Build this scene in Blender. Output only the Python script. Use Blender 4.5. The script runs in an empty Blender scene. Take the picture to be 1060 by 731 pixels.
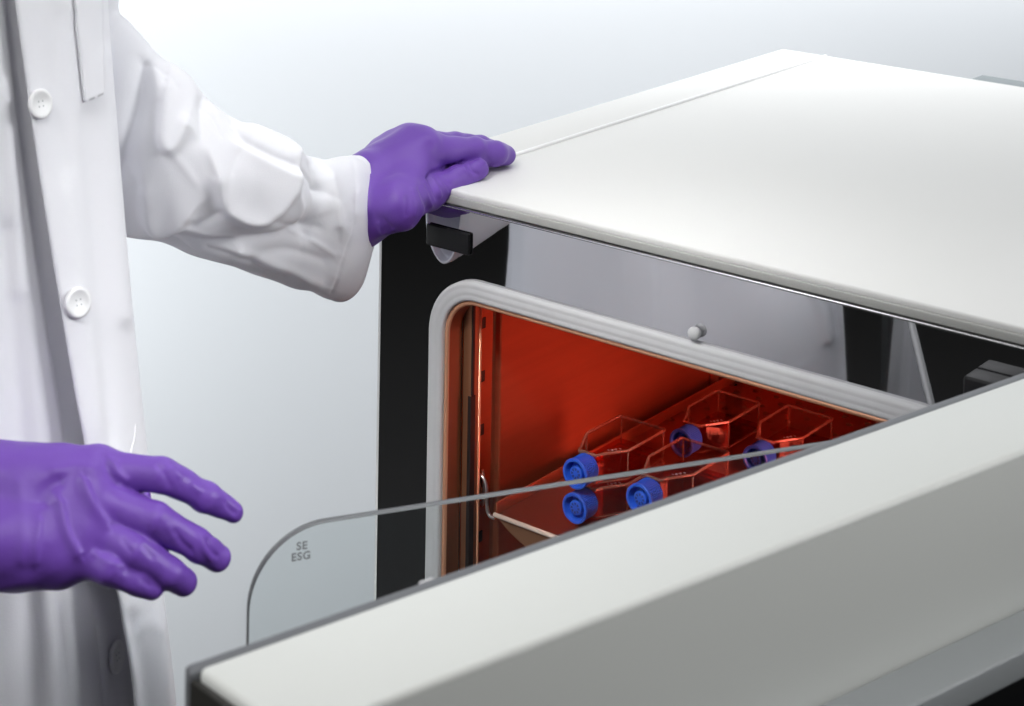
import bpy, bmesh, math, random
import numpy as np
from mathutils import Vector, Matrix
random.seed(4); np.random.seed(4)
S = bpy.context.scene
COL = S.collection

# ------------------------------------------------------------------ camera
F_PX, PPX, PPY, ROLL, AZ = 1942.0, 530.0, -347.0, math.radians(0.9), math.radians(38.1)
CAM = np.array([1.146, -1.273, 1.413])
FW = np.array([-math.sin(AZ), math.cos(AZ), 0.0]); RT = np.array([math.cos(AZ), math.sin(AZ), 0.0])
cam_d = bpy.data.cameras.new('camera'); cam = bpy.data.objects.new('camera', cam_d); COL.objects.link(cam)
S.camera = cam
cam.location = CAM
cam.rotation_mode = 'QUATERNION'
cam.rotation_quaternion = (Matrix.Rotation(AZ, 4, 'Z') @ Matrix.Rotation(math.radians(90), 4, 'X') @ Matrix.Rotation(ROLL, 4, 'Z')).to_quaternion()
cam_d.sensor_width = 36; cam_d.lens = F_PX / 1060 * 36
cam_d.shift_y = -(365.5 - PPY) / 1060
cam_d.clip_start = 0.05; cam_d.clip_end = 60
cam_d.dof.use_dof = True; cam_d.dof.focus_distance = 1.68; cam_d.dof.aperture_fstop = 14

# ------------------------------------------------------------------ world, exposure, lamps
wd = bpy.data.worlds.new('World'); S.world = wd; wd.use_nodes = True
wd.node_tree.nodes['Background'].inputs[0].default_value = (0.9, 0.95, 1.0, 1)
wd.node_tree.nodes['Background'].inputs[1].default_value = 0.012
S.view_settings.view_transform = 'Standard'; S.view_settings.look = 'None'
S.view_settings.exposure = 0; S.view_settings.gamma = 1
S.cycles.max_bounces = 10; S.cycles.transparent_max_bounces = 24

def lamp(name, loc, target, sx, sy, power, color=(1, 1, 1), spread=180):
    d = bpy.data.lights.new(name, 'AREA'); d.shape = 'RECTANGLE'; d.size = sx; d.size_y = sy
    d.energy = power; d.color = color; d.spread = math.radians(spread)
    o = bpy.data.objects.new(name, d); COL.objects.link(o); o.location = loc
    o.rotation_euler = (Vector(target) - Vector(loc)).to_track_quat('-Z', 'Y').to_euler()
    return o
lamp('softbox_front', (0.80, -1.9, 2.95), (0.2, -0.1, 0.8), 1.1, 0.9, 16, (1.0, 0.995, 0.98))
lamp('softbox_left', (-0.9, -2.2, 2.2), (0.1, -0.2, 0.8), 1.0, 1.0, 19, (0.98, 0.99, 1.0))
lamp('softbox_right', (2.7, 0.1, 2.3), (0.6, 0.0, 0.95), 1.0, 1.0, 6.0, (0.95, 0.98, 1.0))
lamp('low_fill', (0.15, -1.95, 1.20), (0.05, -0.2, 0.85), 1.0, 0.7, 2.2, (0.98, 0.99, 1.0))
lamp('grid_spot', (1.8, 0.5, 1.75), (0.1, -0.42, 0.95), 0.6, 0.6, 0.9, (0.98, 0.99, 1.0), 25)
lamp('coat_spot', (0.95, -0.80, 2.1), (0.18, -0.45, 0.50), 0.35, 0.35, 0.20, (0.98, 0.99, 1.0), 24)
lamp('chamber_snoot', (0.55, -1.6, 2.55), (0.22, 0.055, 0.70), 0.2, 0.2, 0.34, (1.0, 0.99, 0.97), 16)
lamp('backdrop_low', (-0.816, -0.270, 0.650), (-0.655, 0.492, 0.163), 0.5, 0.5, 4.8, (0.96, 0.99, 1.0))
lamp('chamber_lamp', (0.50, 0.20, 0.785), (0.10, 0.22, 0.70), 0.12, 0.24, 0.75, (1.0, 0.19, 0.13), 80)

# ------------------------------------------------------------------ projection helpers (one calibration for the whole place)
def ray(x, y):
    u = (x - PPX) / F_PX; v = (y - PPY) / F_PX
    c, s = math.cos(ROLL), math.sin(ROLL)
    return FW + (c * u + s * v) * RT - np.array([0, 0, 1.0]) * (-s * u + c * v)
def pt(x, y, Z): return CAM + ray(x, y) * Z
def on_z(x, y, z):
    r = ray(x, y); return CAM + r * ((z - CAM[2]) / r[2])
def on_y(x, y, yy):
    r = ray(x, y); return CAM + r * ((yy - CAM[1]) / r[1])
def proj(P):
    d = np.asarray(P, float) - CAM
    Z = d @ FW; uu = (d @ RT) / Z; vv = -d[..., 2] / Z
    c, s = math.cos(ROLL), math.sin(ROLL)
    return np.stack([PPX + F_PX * (c * uu - s * vv), PPY + F_PX * (s * uu + c * vv)], -1)

# ------------------------------------------------------------------ materials
def mat(name, base, rough=0.5, metal=0.0, coat=0.0, spec=0.5, noise=0.0, nscale=20, bump=0.0, bscale=200, sheen=0.0, stretch=None, rnoise=0.0):
    m = bpy.data.materials.new(name); m.use_nodes = True
    nt = m.node_tree; b = nt.nodes['Principled BSDF']
    b.inputs['Base Color'].default_value = (*base, 1); b.inputs['Roughness'].default_value = rough
    b.inputs['Metallic'].default_value = metal; b.inputs['Coat Weight'].default_value = coat
    b.inputs['Specular IOR Level'].default_value = spec; b.inputs['Sheen Weight'].default_value = sheen
    tc = nt.nodes.new('ShaderNodeTexCoord'); mp = nt.nodes.new('ShaderNodeMapping')
    nt.links.new(tc.outputs['Object'], mp.inputs[0])
    if stretch: mp.inputs['Scale'].default_value = stretch
    if noise or rnoise:
        n = nt.nodes.new('ShaderNodeTexNoise'); n.inputs['Scale'].default_value = nscale; n.inputs['Detail'].default_value = 6
        nt.links.new(mp.outputs[0], n.inputs[0])
        if noise:
            r = nt.nodes.new('ShaderNodeMix'); r.data_type = 'RGBA'
            r.inputs[6].default_value = (*[c * (1 - noise) for c in base], 1); r.inputs[7].default_value = (*[min(1, c * (1 + noise)) for c in base], 1)
            nt.links.new(n.outputs[0], r.inputs[0]); nt.links.new(r.outputs[2], b.inputs['Base Color'])
        if rnoise:
            mr = nt.nodes.new('ShaderNodeMapRange'); mr.inputs[3].default_value = max(0, rough - rnoise); mr.inputs[4].default_value = rough + rnoise
            nt.links.new(n.outputs[0], mr.inputs[0]); nt.links.new(mr.outputs[0], b.inputs['Roughness'])
    if bump:
        n2 = nt.nodes.new('ShaderNodeTexNoise'); n2.inputs['Scale'].default_value = bscale; n2.inputs['Detail'].default_value = 4
        nt.links.new(mp.outputs[0], n2.inputs[0])
        bp = nt.nodes.new('ShaderNodeBump'); bp.inputs['Strength'].default_value = bump; bp.inputs['Distance'].default_value = 0.001
        nt.links.new(n2.outputs[0], bp.inputs['Height']); nt.links.new(bp.outputs[0], b.inputs['Normal'])
    return m
def clear_mat(name, tint, fmin, fmax, gloss_rough=0.02):
    m = bpy.data.materials.new(name); m.use_nodes = True; nt = m.node_tree
    nt.nodes.remove(nt.nodes['Principled BSDF']); out = nt.nodes['Material Output']
    t = nt.nodes.new('ShaderNodeBsdfTransparent'); t.inputs[0].default_value = (*tint, 1)
    g = nt.nodes.new('ShaderNodeBsdfGlossy'); g.inputs['Roughness'].default_value = gloss_rough; g.inputs[0].default_value = (1, 1, 1, 1)
    lw = nt.nodes.new('ShaderNodeLayerWeight'); lw.inputs['Blend'].default_value = 0.5
    fr = nt.nodes.new('ShaderNodeMath'); fr.operation = 'POWER'; nt.links.new(lw.outputs['Facing'], fr.inputs[0]); fr.inputs[1].default_value = 4.5
    mr = nt.nodes.new('ShaderNodeMapRange'); mr.inputs[3].default_value = fmin; mr.inputs[4].default_value = fmax
    mx = nt.nodes.new('ShaderNodeMixShader')
    nt.links.new(fr.outputs[0], mr.inputs[0]); nt.links.new(mr.outputs[0], mx.inputs[0])
    nt.links.new(t.outputs[0], mx.inputs[1]); nt.links.new(g.outputs[0], mx.inputs[2]); nt.links.new(mx.outputs[0], out.inputs[0])
    return m
M = {}
M['white'] = mat('powder_coat_white', (0.745, 0.74, 0.722), 0.58, bump=0.06, bscale=900, noise=0.01, nscale=6)
M['door_white'] = mat('door_powder_coat', (0.70, 0.71, 0.68), 0.42, bump=0.08, bscale=900, noise=0.012, nscale=5)
M['bevel'] = mat('lid_edge_grey', (0.42, 0.42, 0.40), 0.4)
M['bead'] = mat('seam_highlight', (0.95, 0.95, 0.95), 0.5)  # near-white colour stands in for the highlight along the lid seam
M['steel'] = mat('bright_steel', (0.75, 0.75, 0.76), 0.22, metal=1.0)
M['mirror'] = mat('black_mirror_steel', (0.64, 0.64, 0.66), 0.025, metal=1.0, bump=0.012, bscale=9)
M['black'] = mat('black_plastic', (0.007, 0.007, 0.008), 0.5, spec=0.25)
M['dark_end'] = mat('dark_end_plastic', (0.022, 0.021, 0.018), 0.45, bump=0.05, bscale=500)
M['liner'] = mat('door_liner_grey', (0.13, 0.135, 0.145), 0.4)
M['handle'] = mat('handle_grey', (0.40, 0.42, 0.43), 0.4, bump=0.05, bscale=700)
M['gasket'] = mat('silicone_gasket', (0.54, 0.54, 0.55), 0.55, noise=0.05, nscale=60)
M['copper'] = mat('copper_liner', (0.55, 0.17, 0.085), 0.36, metal=0.8, noise=0.10, nscale=12, bump=0.10, bscale=60, stretch=(1, 1, 14), rnoise=0.03)
M['copper_lit'] = mat('copper_trim_lit', (0.74, 0.37, 0.22), 0.33, metal=0.45, noise=0.06, nscale=40)  # paler copy of the copper, with the light on edges put into its colour
M['lip'] = mat('lip_highlight', (0.95, 0.76, 0.64), 0.2, metal=0.1)  # shelf lip's bright highlight put into a pale base colour
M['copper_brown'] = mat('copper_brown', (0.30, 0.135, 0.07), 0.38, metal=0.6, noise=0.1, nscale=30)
M['slot'] = mat('slot_dark', (0.01, 0.006, 0.005), 0.6)
M['wire'] = mat('wire_steel', (0.6, 0.58, 0.56), 0.3, metal=1.0)
M['coat'] = mat('white_cotton', (0.80, 0.80, 0.84), 0.85, bump=0.25, bscale=1400, sheen=0.15, noise=0.015, nscale=30)
M['button'] = mat('button_white', (0.82, 0.82, 0.83), 0.3)
M['thread'] = mat('thread_white', (0.8, 0.8, 0.82), 0.8)
M['glove'] = mat('nitrile_purple', (0.15, 0.060, 0.385), 0.43, spec=0.40, noise=0.05, nscale=40, bump=0.30, bscale=130, rnoise=0.08)
M['trouser'] = mat('trouser_charcoal', (0.02, 0.02, 0.024), 0.8)
M['skin'] = mat('skin', (0.55, 0.33, 0.24), 0.5)
M['hair'] = mat('hair_brown', (0.05, 0.03, 0.02), 0.5)
M['cap'] = mat('cap_blue', (0.022, 0.10, 0.62), 0.36, spec=0.5)
M['vent'] = mat('vent_blue', (0.12, 0.19, 0.62), 0.5)
M['vent_hole'] = mat('vent_hole_blue', (0.02, 0.035, 0.22), 0.6)
M['flask'] = clear_mat('clear_polystyrene', (0.87, 0.83, 0.81), 0.07, 0.9, 0.05)
M['flask_rim'] = mat('polystyrene_rim', (0.36, 0.19, 0.14), 0.12, spec=0.6)
def half_clear(m, keep):
    nt = m.node_tree; b = nt.nodes['Principled BSDF']; t = nt.nodes.new('ShaderNodeBsdfTransparent'); t.inputs[0].default_value = (0.9, 0.8, 0.78, 1)
    mx = nt.nodes.new('ShaderNodeMixShader'); mx.inputs[0].default_value = keep
    nt.links.new(t.outputs[0], mx.inputs[1]); nt.links.new(b.outputs[0], mx.inputs[2]); nt.links.new(mx.outputs[0], nt.nodes['Material Output'].inputs[0])
half_clear(M['flask_rim'], 0.38)
M['medium'] = clear_mat('culture_medium', (0.80, 0.27, 0.17), 0.02, 0.18)
M['glass'] = clear_mat('safety_glass', (0.945, 0.965, 0.965), 0.03, 0.8)
M['glass_edge'] = mat('ground_glass_edge', (0.125, 0.13, 0.135), 0.4)
M['ink'] = mat('grey_ink', (0.22, 0.23, 0.24), 0.7)
M['backdrop'] = mat('backdrop_paper', (0.71, 0.735, 0.765), 0.9, noise=0.015, nscale=1.2)
M['floor'] = mat('studio_floor', (0.012, 0.0115, 0.011), 0.8, noise=0.1, nscale=3)
M['rear'] = mat('rear_grey', (0.20, 0.23, 0.24), 0.5)

# perforated copper sheet: holes by a dot pattern
def perforated():
    m = mat('perforated_copper', (0.33, 0.10, 0.055), 0.35, metal=0.8, noise=0.2, nscale=12, bump=0.1, bscale=60); nt = m.node_tree
    b = nt.nodes['Principled BSDF']; out = nt.nodes['Material Output']
    tc = nt.nodes.new('ShaderNodeTexCoord'); sp = nt.nodes.new('ShaderNodeSeparateXYZ'); nt.links.new(tc.outputs['Object'], sp.inputs[0])
    def mth(op, a, bb=None):
        n = nt.nodes.new('ShaderNodeMath'); n.operation = op
        for i, v in enumerate((a, bb)):
            if v is None: continue
            if isinstance(v, (int, float)): n.inputs[i].default_value = v
            else: nt.links.new(v, n.inputs[i])
        return n.outputs[0]
    def dots(ox, oy):
        px, py = 0.026, 0.030
        ax = mth('SUBTRACT', mth('FRACT', mth('ADD', mth('DIVIDE', sp.outputs[0], px), ox)), 0.5)
        ay = mth('SUBTRACT', mth('FRACT', mth('ADD', mth('DIVIDE', sp.outputs[1], py), oy)), 0.5)
        ax = mth('MULTIPLY', ax, px); ay = mth('MULTIPLY', ay, py)
        return mth('SQRT', mth('ADD', mth('MULTIPLY', ax, ax), mth('MULTIPLY', ay, ay)))
    d = mth('MINIMUM', dots(0, 0), dots(0.5, 0.5))
    hole = mth('MULTIPLY', mth('LESS_THAN', d, 0.0036), mth('MAXIMUM', mth('GREATER_THAN', sp.outputs[0], -0.09), mth('GREATER_THAN', sp.outputs[1], 0.05)))
    tr = nt.nodes.new('ShaderNodeBsdfTransparent'); mx = nt.nodes.new('ShaderNodeMixShader')
    nt.links.new(hole, mx.inputs[0]); nt.links.new(b.outputs[0], mx.inputs[1]); nt.links.new(tr.outputs[0], mx.inputs[2]); nt.links.new(mx.outputs[0], out.inputs[0])
    return m
M['perf'] = perforated()

# ------------------------------------------------------------------ object helpers
def mesh_obj(name, V, Fc, m, parent=None, smooth=True, recalc=True):
    me = bpy.data.meshes.new(name)
    me.from_pydata([tuple(map(float, v)) for v in V], [], [tuple(int(i) for i in f) for f in Fc]); me.update()
    if recalc:
        bm_ = bmesh.new(); bm_.from_mesh(me); bmesh.ops.recalc_face_normals(bm_, faces=bm_.faces); bm_.to_mesh(me); bm_.free()
    me.materials.append(m)
    if smooth:
        for p in me.polygons: p.use_smooth = True
    o = bpy.data.objects.new(name, me); COL.objects.link(o)
    if parent is not None:
        o.parent = parent; o.matrix_parent_inverse = Matrix.Identity(4)
        if parent.location.length > 0:
            o.data.transform(Matrix.Translation(-parent.location))
    return o
def empty(name, loc, label, cat, group=None):
    o = bpy.data.objects.new(name, None); COL.objects.link(o); o.location = loc; o.empty_display_size = 0.05
    tag(o, label, cat, group); return o
def tag(o, label=None, cat=None, group=None, kind=None):
    if label: o['label'] = label
    if cat: o['category'] = cat
    if group: o['group'] = group
    if kind: o['kind'] = kind
    return o
def bm_obj(name, bm, m, parent=None, smooth=False, angle=40):
    bmesh.ops.recalc_face_normals(bm, faces=bm.faces)
    me = bpy.data.meshes.new(name); bm.to_mesh(me); bm.free(); me.materials.append(m)
    for p in me.polygons: p.use_smooth = smooth
    if smooth: me.set_sharp_from_angle(angle=math.radians(angle))
    o = bpy.data.objects.new(name, me); COL.objects.link(o)
    if parent is not None:
        o.parent = parent
        if parent.location.length > 0: me.transform(Matrix.Translation(-parent.location))
    return o
def bm_box(bm, a, b, bev=0.0, seg=2, rot=None):
    r = bmesh.ops.create_cube(bm, size=1)
    a, b = Vector(a), Vector(b)
    for v in r['verts']:
        v.co = Vector(((a[i] + b[i]) / 2 + v.co[i] * (b[i] - a[i]) for i in range(3)))
    if bev:
        es = {e for v in r['verts'] for e in v.link_edges}
        bmesh.ops.bevel(bm, geom=list(es), offset=bev, segments=seg, profile=0.5, affect='EDGES')
def box(name, a, b, m, parent=None, bev=0.0, seg=2):
    bm = bmesh.new(); bm_box(bm, a, b, bev, seg); return bm_obj(name, bm, m, parent, True, 35)
def prism(name, poly, z0, z1, m, parent=None, bev=0.0, seg=3):
    bm = bmesh.new()
    lo = [bm.verts.new((x, y, z0)) for x, y in poly]; hi = [bm.verts.new((x, y, z1)) for x, y in poly]
    n = len(poly)
    bm.faces.new(lo[::-1]); bm.faces.new(hi)
    for i in range(n): bm.faces.new((lo[i], lo[(i + 1) % n], hi[(i + 1) % n], hi[i]))
    bmesh.ops.recalc_face_normals(bm, faces=bm.faces)
    if bev: bmesh.ops.bevel(bm, geom=list(bm.edges), offset=bev, segments=seg, profile=0.5, affect='EDGES')
    return bm_obj(name, bm, m, parent, True, 35)
def tube_mesh(paths, r, n=8, closed=False):
    V, Fc = [], []
    for path in paths:
        P = np.array(path, float); L = len(P); rr = r if np.ndim(r) else np.full(L, r)
        T = np.gradient(P, axis=0)
        if closed: T = (np.roll(P, -1, 0) - np.roll(P, 1, 0))
        T /= np.linalg.norm(T, axis=1)[:, None] + 1e-12
        ref = np.array([0.13, 0.21, 1.0]); ref = ref if abs(T[0] @ ref) < 0.9 else np.array([1.0, 0.2, 0.1])
        b0 = len(V)
        for i in range(L):
            a = np.cross(T[i], ref); a /= np.linalg.norm(a); ref = np.cross(a, T[i]); b = ref
            for k in range(n):
                t = 2 * math.pi * k / n; V.append(P[i] + rr[i] * (math.cos(t) * a + math.sin(t) * b))
        for i in range(L if closed else L - 1):
            j = (i + 1) % L
            for k in range(n): Fc.append((b0 + i * n + k, b0 + i * n + (k + 1) % n, b0 + j * n + (k + 1) % n, b0 + j * n + k))
        if not closed:
            Fc.append(tuple(b0 + k for k in range(n))[::-1]); Fc.append(tuple(b0 + (L - 1) * n + k for k in range(n)))
    return V, Fc
def lathe(profile, n, origin, axis, up=(0, 0, 1)):
    """profile: list of (r, h) along axis"""
    ax = np.array(axis, float); ax /= np.linalg.norm(ax); u = np.cross(np.array(up, float), ax); u /= np.linalg.norm(u); w = np.cross(ax, u)
    V, Fc = [], []
    for r, h in profile:
        for k in range(n):
            t = 2 * math.pi * k / n
            V.append(np.array(origin) + ax * h + r * (math.cos(t) * u + math.sin(t) * w))
    m = len(profile)
    for i in range(m - 1):
        for k in range(n): Fc.append((i * n + k, i * n + (k + 1) % n, (i + 1) * n + (k + 1) % n, (i + 1) * n + k))
    Fc.append(tuple(range(n))[::-1]); Fc.append(tuple((m - 1) * n + k for k in range(n)))
    return V, Fc
def catmull(P, n):
    P = np.array(P, float); L = len(P); out = []
    for t in np.linspace(0, L - 1 - 1e-9, n):
        i = int(t); f = t - i
        p0, p1, p2, p3 = P[max(i - 1, 0)], P[i], P[min(i + 1, L - 1)], P[min(i + 2, L - 1)]
        out.append(0.5 * (2 * p1 + (p2 - p0) * f + (2 * p0 - 5 * p1 + 4 * p2 - p3) * f * f + (3 * p1 - p0 - 3 * p2 + p3) * f ** 3))
    return np.array(out)
def vnormals(V, Fc):
    V = np.asarray(V); N = np.zeros_like(V); Q = np.array([f for f in Fc if len(f) == 4])
    n = np.cross(V[Q[:, 2]] - V[Q[:, 0]], V[Q[:, 3]] - V[Q[:, 1]])
    for k in range(4): np.add.at(N, Q[:, k], n)
    return N / (np.linalg.norm(N, axis=1)[:, None] + 1e-12)
def relief(V, N, strokes, facing=True, wm=1.0, am=1.0, crisp=False):
    """creases and folds: strokes = (polyline, width left, width right, height)"""
    V = np.array(V); p = proj(V); d = np.zeros(len(V))
    vis = np.clip(((CAM - V) * N).sum(1) / np.linalg.norm(CAM - V, axis=1) * 4, 0, 1) if facing else np.ones(len(V))
    for poly, wl, wr, amp in strokes:
        q = catmull(poly, 6 * len(poly)) if len(poly) > 2 else np.array(poly, float)
        best = np.full(len(V), 1e9); sg = np.zeros(len(V))
        for a, b in zip(q[:-1], q[1:]):
            ab = b - a; t = np.clip(((p - a) @ ab) / (ab @ ab + 1e-9), 0, 1); c = a + t[:, None] * ab
            r = np.linalg.norm(p - c, axis=1); cr = ab[0] * (p - a)[:, 1] - ab[1] * (p - a)[:, 0]
            up = r < best; best[up] = r[up]; sg[up] = cr[up]
        w = np.where(sg < 0, wl, wr) * wm          # sg < 0: left of the travel direction as drawn on the picture
        d += am * amp * (np.exp(-(best / w) ** 2) if not crisp else np.exp(-1.35 * (np.sqrt((best / w) ** 2 + 0.05) - 0.2236)))
    return V + N * (d * vis)[:, None]

# signed-distance modelling for hands and the body
def seg_sdf(X, a, b, ra, rb):
    a, b = np.array(a, np.float32), np.array(b, np.float32); ab = b - a
    t = np.clip(((X - a) @ ab) / (ab @ ab + 1e-12), 0, 1)
    return np.linalg.norm(X - a - t[..., None] * ab, axis=-1) - (ra + (rb - ra) * t)
def smin(a, b, k):
    h = np.clip(0.5 + 0.5 * (b - a) / k, 0, 1); return b * (1 - h) + a * h - k * h * (1 - h)
def surface_nets(fn, lo, hi, h):
    lo, hi = np.array(lo), np.array(hi); n = np.ceil((hi - lo) / h).astype(int) + 1
    ax = [lo[i] + h * np.arange(n[i]) for i in range(3)]
    X = np.stack(np.meshgrid(*ax, indexing='ij'), -1).astype(np.float32)
    D = fn(X); del X
    ins = D < 0
    nc = n - 1
    def c(i, j, k, A): return A[i:i + nc[0], j:j + nc[1], k:k + nc[2]]
    cnt = sum(c(i, j, k, ins).astype(np.int8) for i in (0, 1) for j in (0, 1) for k in (0, 1))
    act = (cnt > 0) & (cnt < 8); idx = np.full(nc, -1, np.int64); cells = np.argwhere(act); idx[act] = np.arange(len(cells))
    acc = np.zeros((len(cells), 3)); num = np.zeros(len(cells))
    corners = [(i, j, k) for i in (0, 1) for j in (0, 1) for k in (0, 1)]
    for A in corners:
        for ax_i in range(3):
            if A[ax_i] == 1: continue
            B = list(A); B[ax_i] = 1
            da = D[tuple((cells + A).T)]; db = D[tuple((cells + B).T)]
            m = (da < 0) != (db < 0); t = np.where(m, da / (da - db + 1e-12), 0)
            P = np.array(A, float) + np.zeros((len(cells), 3)); P[:, ax_i] += t
            acc[m] += P[m]; num[m] += 1
    V = lo + h * (cells + acc / num[:, None])
    Fc = []
    for a in range(3):
        b, cc = (a + 1) % 3, (a + 2) % 3
        sl0 = [slice(None)] * 3; sl1 = [slice(None)] * 3; sl0[a] = slice(0, -1); sl1[a] = slice(1, None)
        e = ins[tuple(sl0)] != ins[tuple(sl1)]
        E = np.argwhere(e); ok = (E[:, b] > 0) & (E[:, cc] > 0) & (E[:, b] < nc[b]) & (E[:, cc] < nc[cc]); E = E[ok]
        first = ins[tuple(E.T)]
        def at(db, dc):
            Q = E.copy(); Q[:, b] -= db; Q[:, cc] -= dc; return idx[tuple(Q.T)]
        q = np.stack([at(1, 1), at(0, 1), at(0, 0), at(1, 0)], 1)
        q[~first] = q[~first][:, ::-1]; Fc.append(q)
    return V, np.concatenate(Fc)
def laplace(V, Fc, it=3, f=0.5):
    for _ in range(it):
        A = np.zeros_like(V); c = np.zeros(len(V))
        for i in range(4):
            j = (i + 1) % 4
            np.add.at(A, Fc[:, i], V[Fc[:, j]]); np.add.at(A, Fc[:, j], V[Fc[:, i]])
            np.add.at(c, Fc[:, i], 1); np.add.at(c, Fc[:, j], 1)
        V = V + f * (A / c[:, None] - V)
    return V

# ------------------------------------------------------------------ setting
ZB = 2.52
bl, br = pt(-1300, 731, ZB)[:2], pt(2400, 731, ZB)[:2]
V, Fc = [], []
nb = 40
for i in range(nb + 1):
    xy = bl + (br - bl) * i / nb
    for k, z in enumerate(np.linspace(0.002, 2.6, 30)): V.append((xy[0], xy[1], z))
for i in range(nb):
    for k in range(29): Fc.append((i * 30 + k, (i + 1) * 30 + k, (i + 1) * 30 + k + 1, i * 30 + k + 1))
tag(mesh_obj('backdrop', V, Fc, M['backdrop']), kind='structure')
V = [(-7, -7, 0), (7, -7, 0), (7, 7, 0), (-7, 7, 0)]
tag(mesh_obj('floor', V, [(0, 1, 2, 3)], M['floor'], smooth=False), kind='structure')
wall_mid = pt(560, 0, ZB - 0.16)
wall_pt = pt(560, 40, ZB)
# strip lamp added just above the frame to fade the backdrop's top to white
d = bpy.data.lights.new('backdrop_strip', 'AREA'); d.shape = 'RECTANGLE'; d.size = 3.4; d.size_y = 0.12; d.energy = 8; d.color = (0.98, 0.99, 1)
o = bpy.data.objects.new('backdrop_strip', d); COL.objects.link(o); o.location = (wall_mid[0], wall_mid[1], 1.22)
o.rotation_euler = (0, 0, 0)
o.rotation_euler = (math.radians(12), 0, AZ)
d2 = bpy.data.lights.new('backdrop_wash', 'AREA'); d2.shape = 'RECTANGLE'; d2.size = 2.2; d2.size_y = 0.6; d2.energy = 14; d2.color = (0.97, 0.99, 1)
o = bpy.data.objects.new('backdrop_wash', d2); COL.objects.link(o)
p = pt(640, 0, 1.75); o.location = (p[0], p[1], 2.3)
o.rotation_euler = (Vector(pt(420, 500, ZB)) - o.location).to_track_quat('-Z', 'Y').to_euler()

# ------------------------------------------------------------------ incubator
W, DEP, TOP, ZBOT = 0.66, 0.735, 0.95, 0.07
inc = empty('incubator', (0.33, 0.37, 0), 'white laboratory incubator with its thick door swung open on a red lit copper chamber', 'incubator')
# cabinet shell
bm = bmesh.new()
def sheet(bm, pts): bm.faces.new([bm.verts.new(p) for p in pts])
bm_box(bm, (0.0, 0.004, ZBOT), (0.035, DEP, 0.934), 0.003)
bm_box(bm, (W - 0.035, 0.004, ZBOT), (W, DEP, 0.934), 0.003)
bm_box(bm, (0.036, DEP - 0.03, ZBOT), (W - 0.036, DEP - 0.001, 0.933), 0.002)
bm_box(bm, (0.036, 0.006, ZBOT + 0.001), (W - 0.036, DEP - 0.031, ZBOT + 0.05), 0.002)
bm_obj('cabinet_shell', bm, M['white'], inc, True, 35)
# lid: main plate + narrow left plate divided by a seam
bm = bmesh.new(); bm_box(bm, (0.0625, -0.001, 0.9435), (W, DEP, TOP), 0.0022, 3); bm_box(bm, (0.0, -0.001, 0.9435), (0.0605, DEP, TOP), 0.0022, 3)
bm_obj('top_panel', bm, M['white'], inc, True, 35)
V, Fc = tube_mesh([[(0.0615, 0.0, TOP + 0.0002), (0.0615, 0.35, TOP + 0.0002), (0.0615, DEP - 0.004, TOP + 0.0002)]], 0.0023, 8)
mesh_obj('lid_seam', V, Fc, M['bead'], inc)  # white bead added to draw the seam's bright edge
box('lid_edge', (0.0, -0.0022, 0.9375), (W, 0.02, 0.9447), M['bevel'], inc, 0.0015, 3)
box('trim_strip', (0.0, -0.0035, 0.9345), (W, 0.01, 0.9365), M['steel'], inc, 0.0007, 3)
box('rear_housing', (0.243, DEP + 0.001, 0.60), (W - 0.02, DEP + 0.034, 0.9485), M['rear'], inc, 0.001)
for fx in (0.05, W - 0.05):
    for fy in (0.06, DEP - 0.06):
        V, Fc = lathe([(0.02, 0), (0.022, 0.01), (0.022, 0.05), (0.015, ZBOT)], 20, (fx, fy, 0), (0, 0, 1), (0, 1, 0))
        mesh_obj('foot', V, Fc, M['black'], inc)

# rounded rectangle path in the front plane
GX0, GX1, GZ0, GZ1 = 0.0695, 0.5905, 0.19, 0.8755
def rr(off, n=14, R=0.052):
    """loop of (x,z) inset by off from the outer gasket line, counter-clockwise, with outward-consistent indexing"""
    x0, x1, z0, z1 = GX0 + off, GX1 - off, GZ0 + off, GZ1 - off; r = max(R - off, 0.004); out = []
    for cx, cz, a0 in ((x1 - r, z1 - r, 0), (x0 + r, z1 - r, 90), (x0 + r, z0 + r, 180), (x1 - r, z0 + r, 270)):
        for k in range(n + 1):
            a = math.radians(a0 + 90 * k / n); out.append((cx + r * math.cos(a), cz + r * math.sin(a)))
    return out
def ring(name, prof, m, parent):
    """prof: list of (inset, y)"""
    loops = [rr(o_) for o_, _ in prof]; n = len(loops[0]); V, Fc = [], []
    for lp, (_, y) in zip(loops, prof): V += [(x, y, z) for x, z in lp]
    for i in range(len(prof) - 1):
        for k in range(n): Fc.append((i * n + k, i * n + (k + 1) % n, (i + 1) * n + (k + 1) % n, (i + 1) * n + k))
    o_ = mesh_obj(name, V, Fc, m, parent); return o_
# polished black front frame: sheet with the opening cut out
lp = rr(0.004); n = len(lp); V, Fc = [], []
def outer_pt(x, z):
    cx, cz = 0.33, 0.53; dx, dz = x - cx, z - cz
    X0, X1, Z0, Z1 = 0.008, W - 0.001, ZBOT, 0.9340
    t = min(((X1 - cx) / dx) if dx > 1e-6 else 9, ((X0 - cx) / dx) if dx < -1e-6 else 9, ((Z1 - cz) / dz) if dz > 1e-6 else 9, ((Z0 - cz) / dz) if dz < -1e-6 else 9)
    return cx + dx * t, cz + dz * t
bm = bmesh.new()
corner = [(0.008, ZBOT), (W - 0.001, ZBOT), (W - 0.001, 0.934), (0.008, 0.934)]
ov = [bm.verts.new((x, 0, z)) for x, z in corner]; iv = [bm.verts.new((x, 0, z)) for x, z in lp]
es = [bm.edges.new((ov[i], ov[(i + 1) % 4])) for i in range(4)] + [bm.edges.new((iv[i], iv[(i + 1) % n])) for i in range(n)]
bmesh.ops.triangle_fill(bm, edges=es, use_beauty=True)
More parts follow.
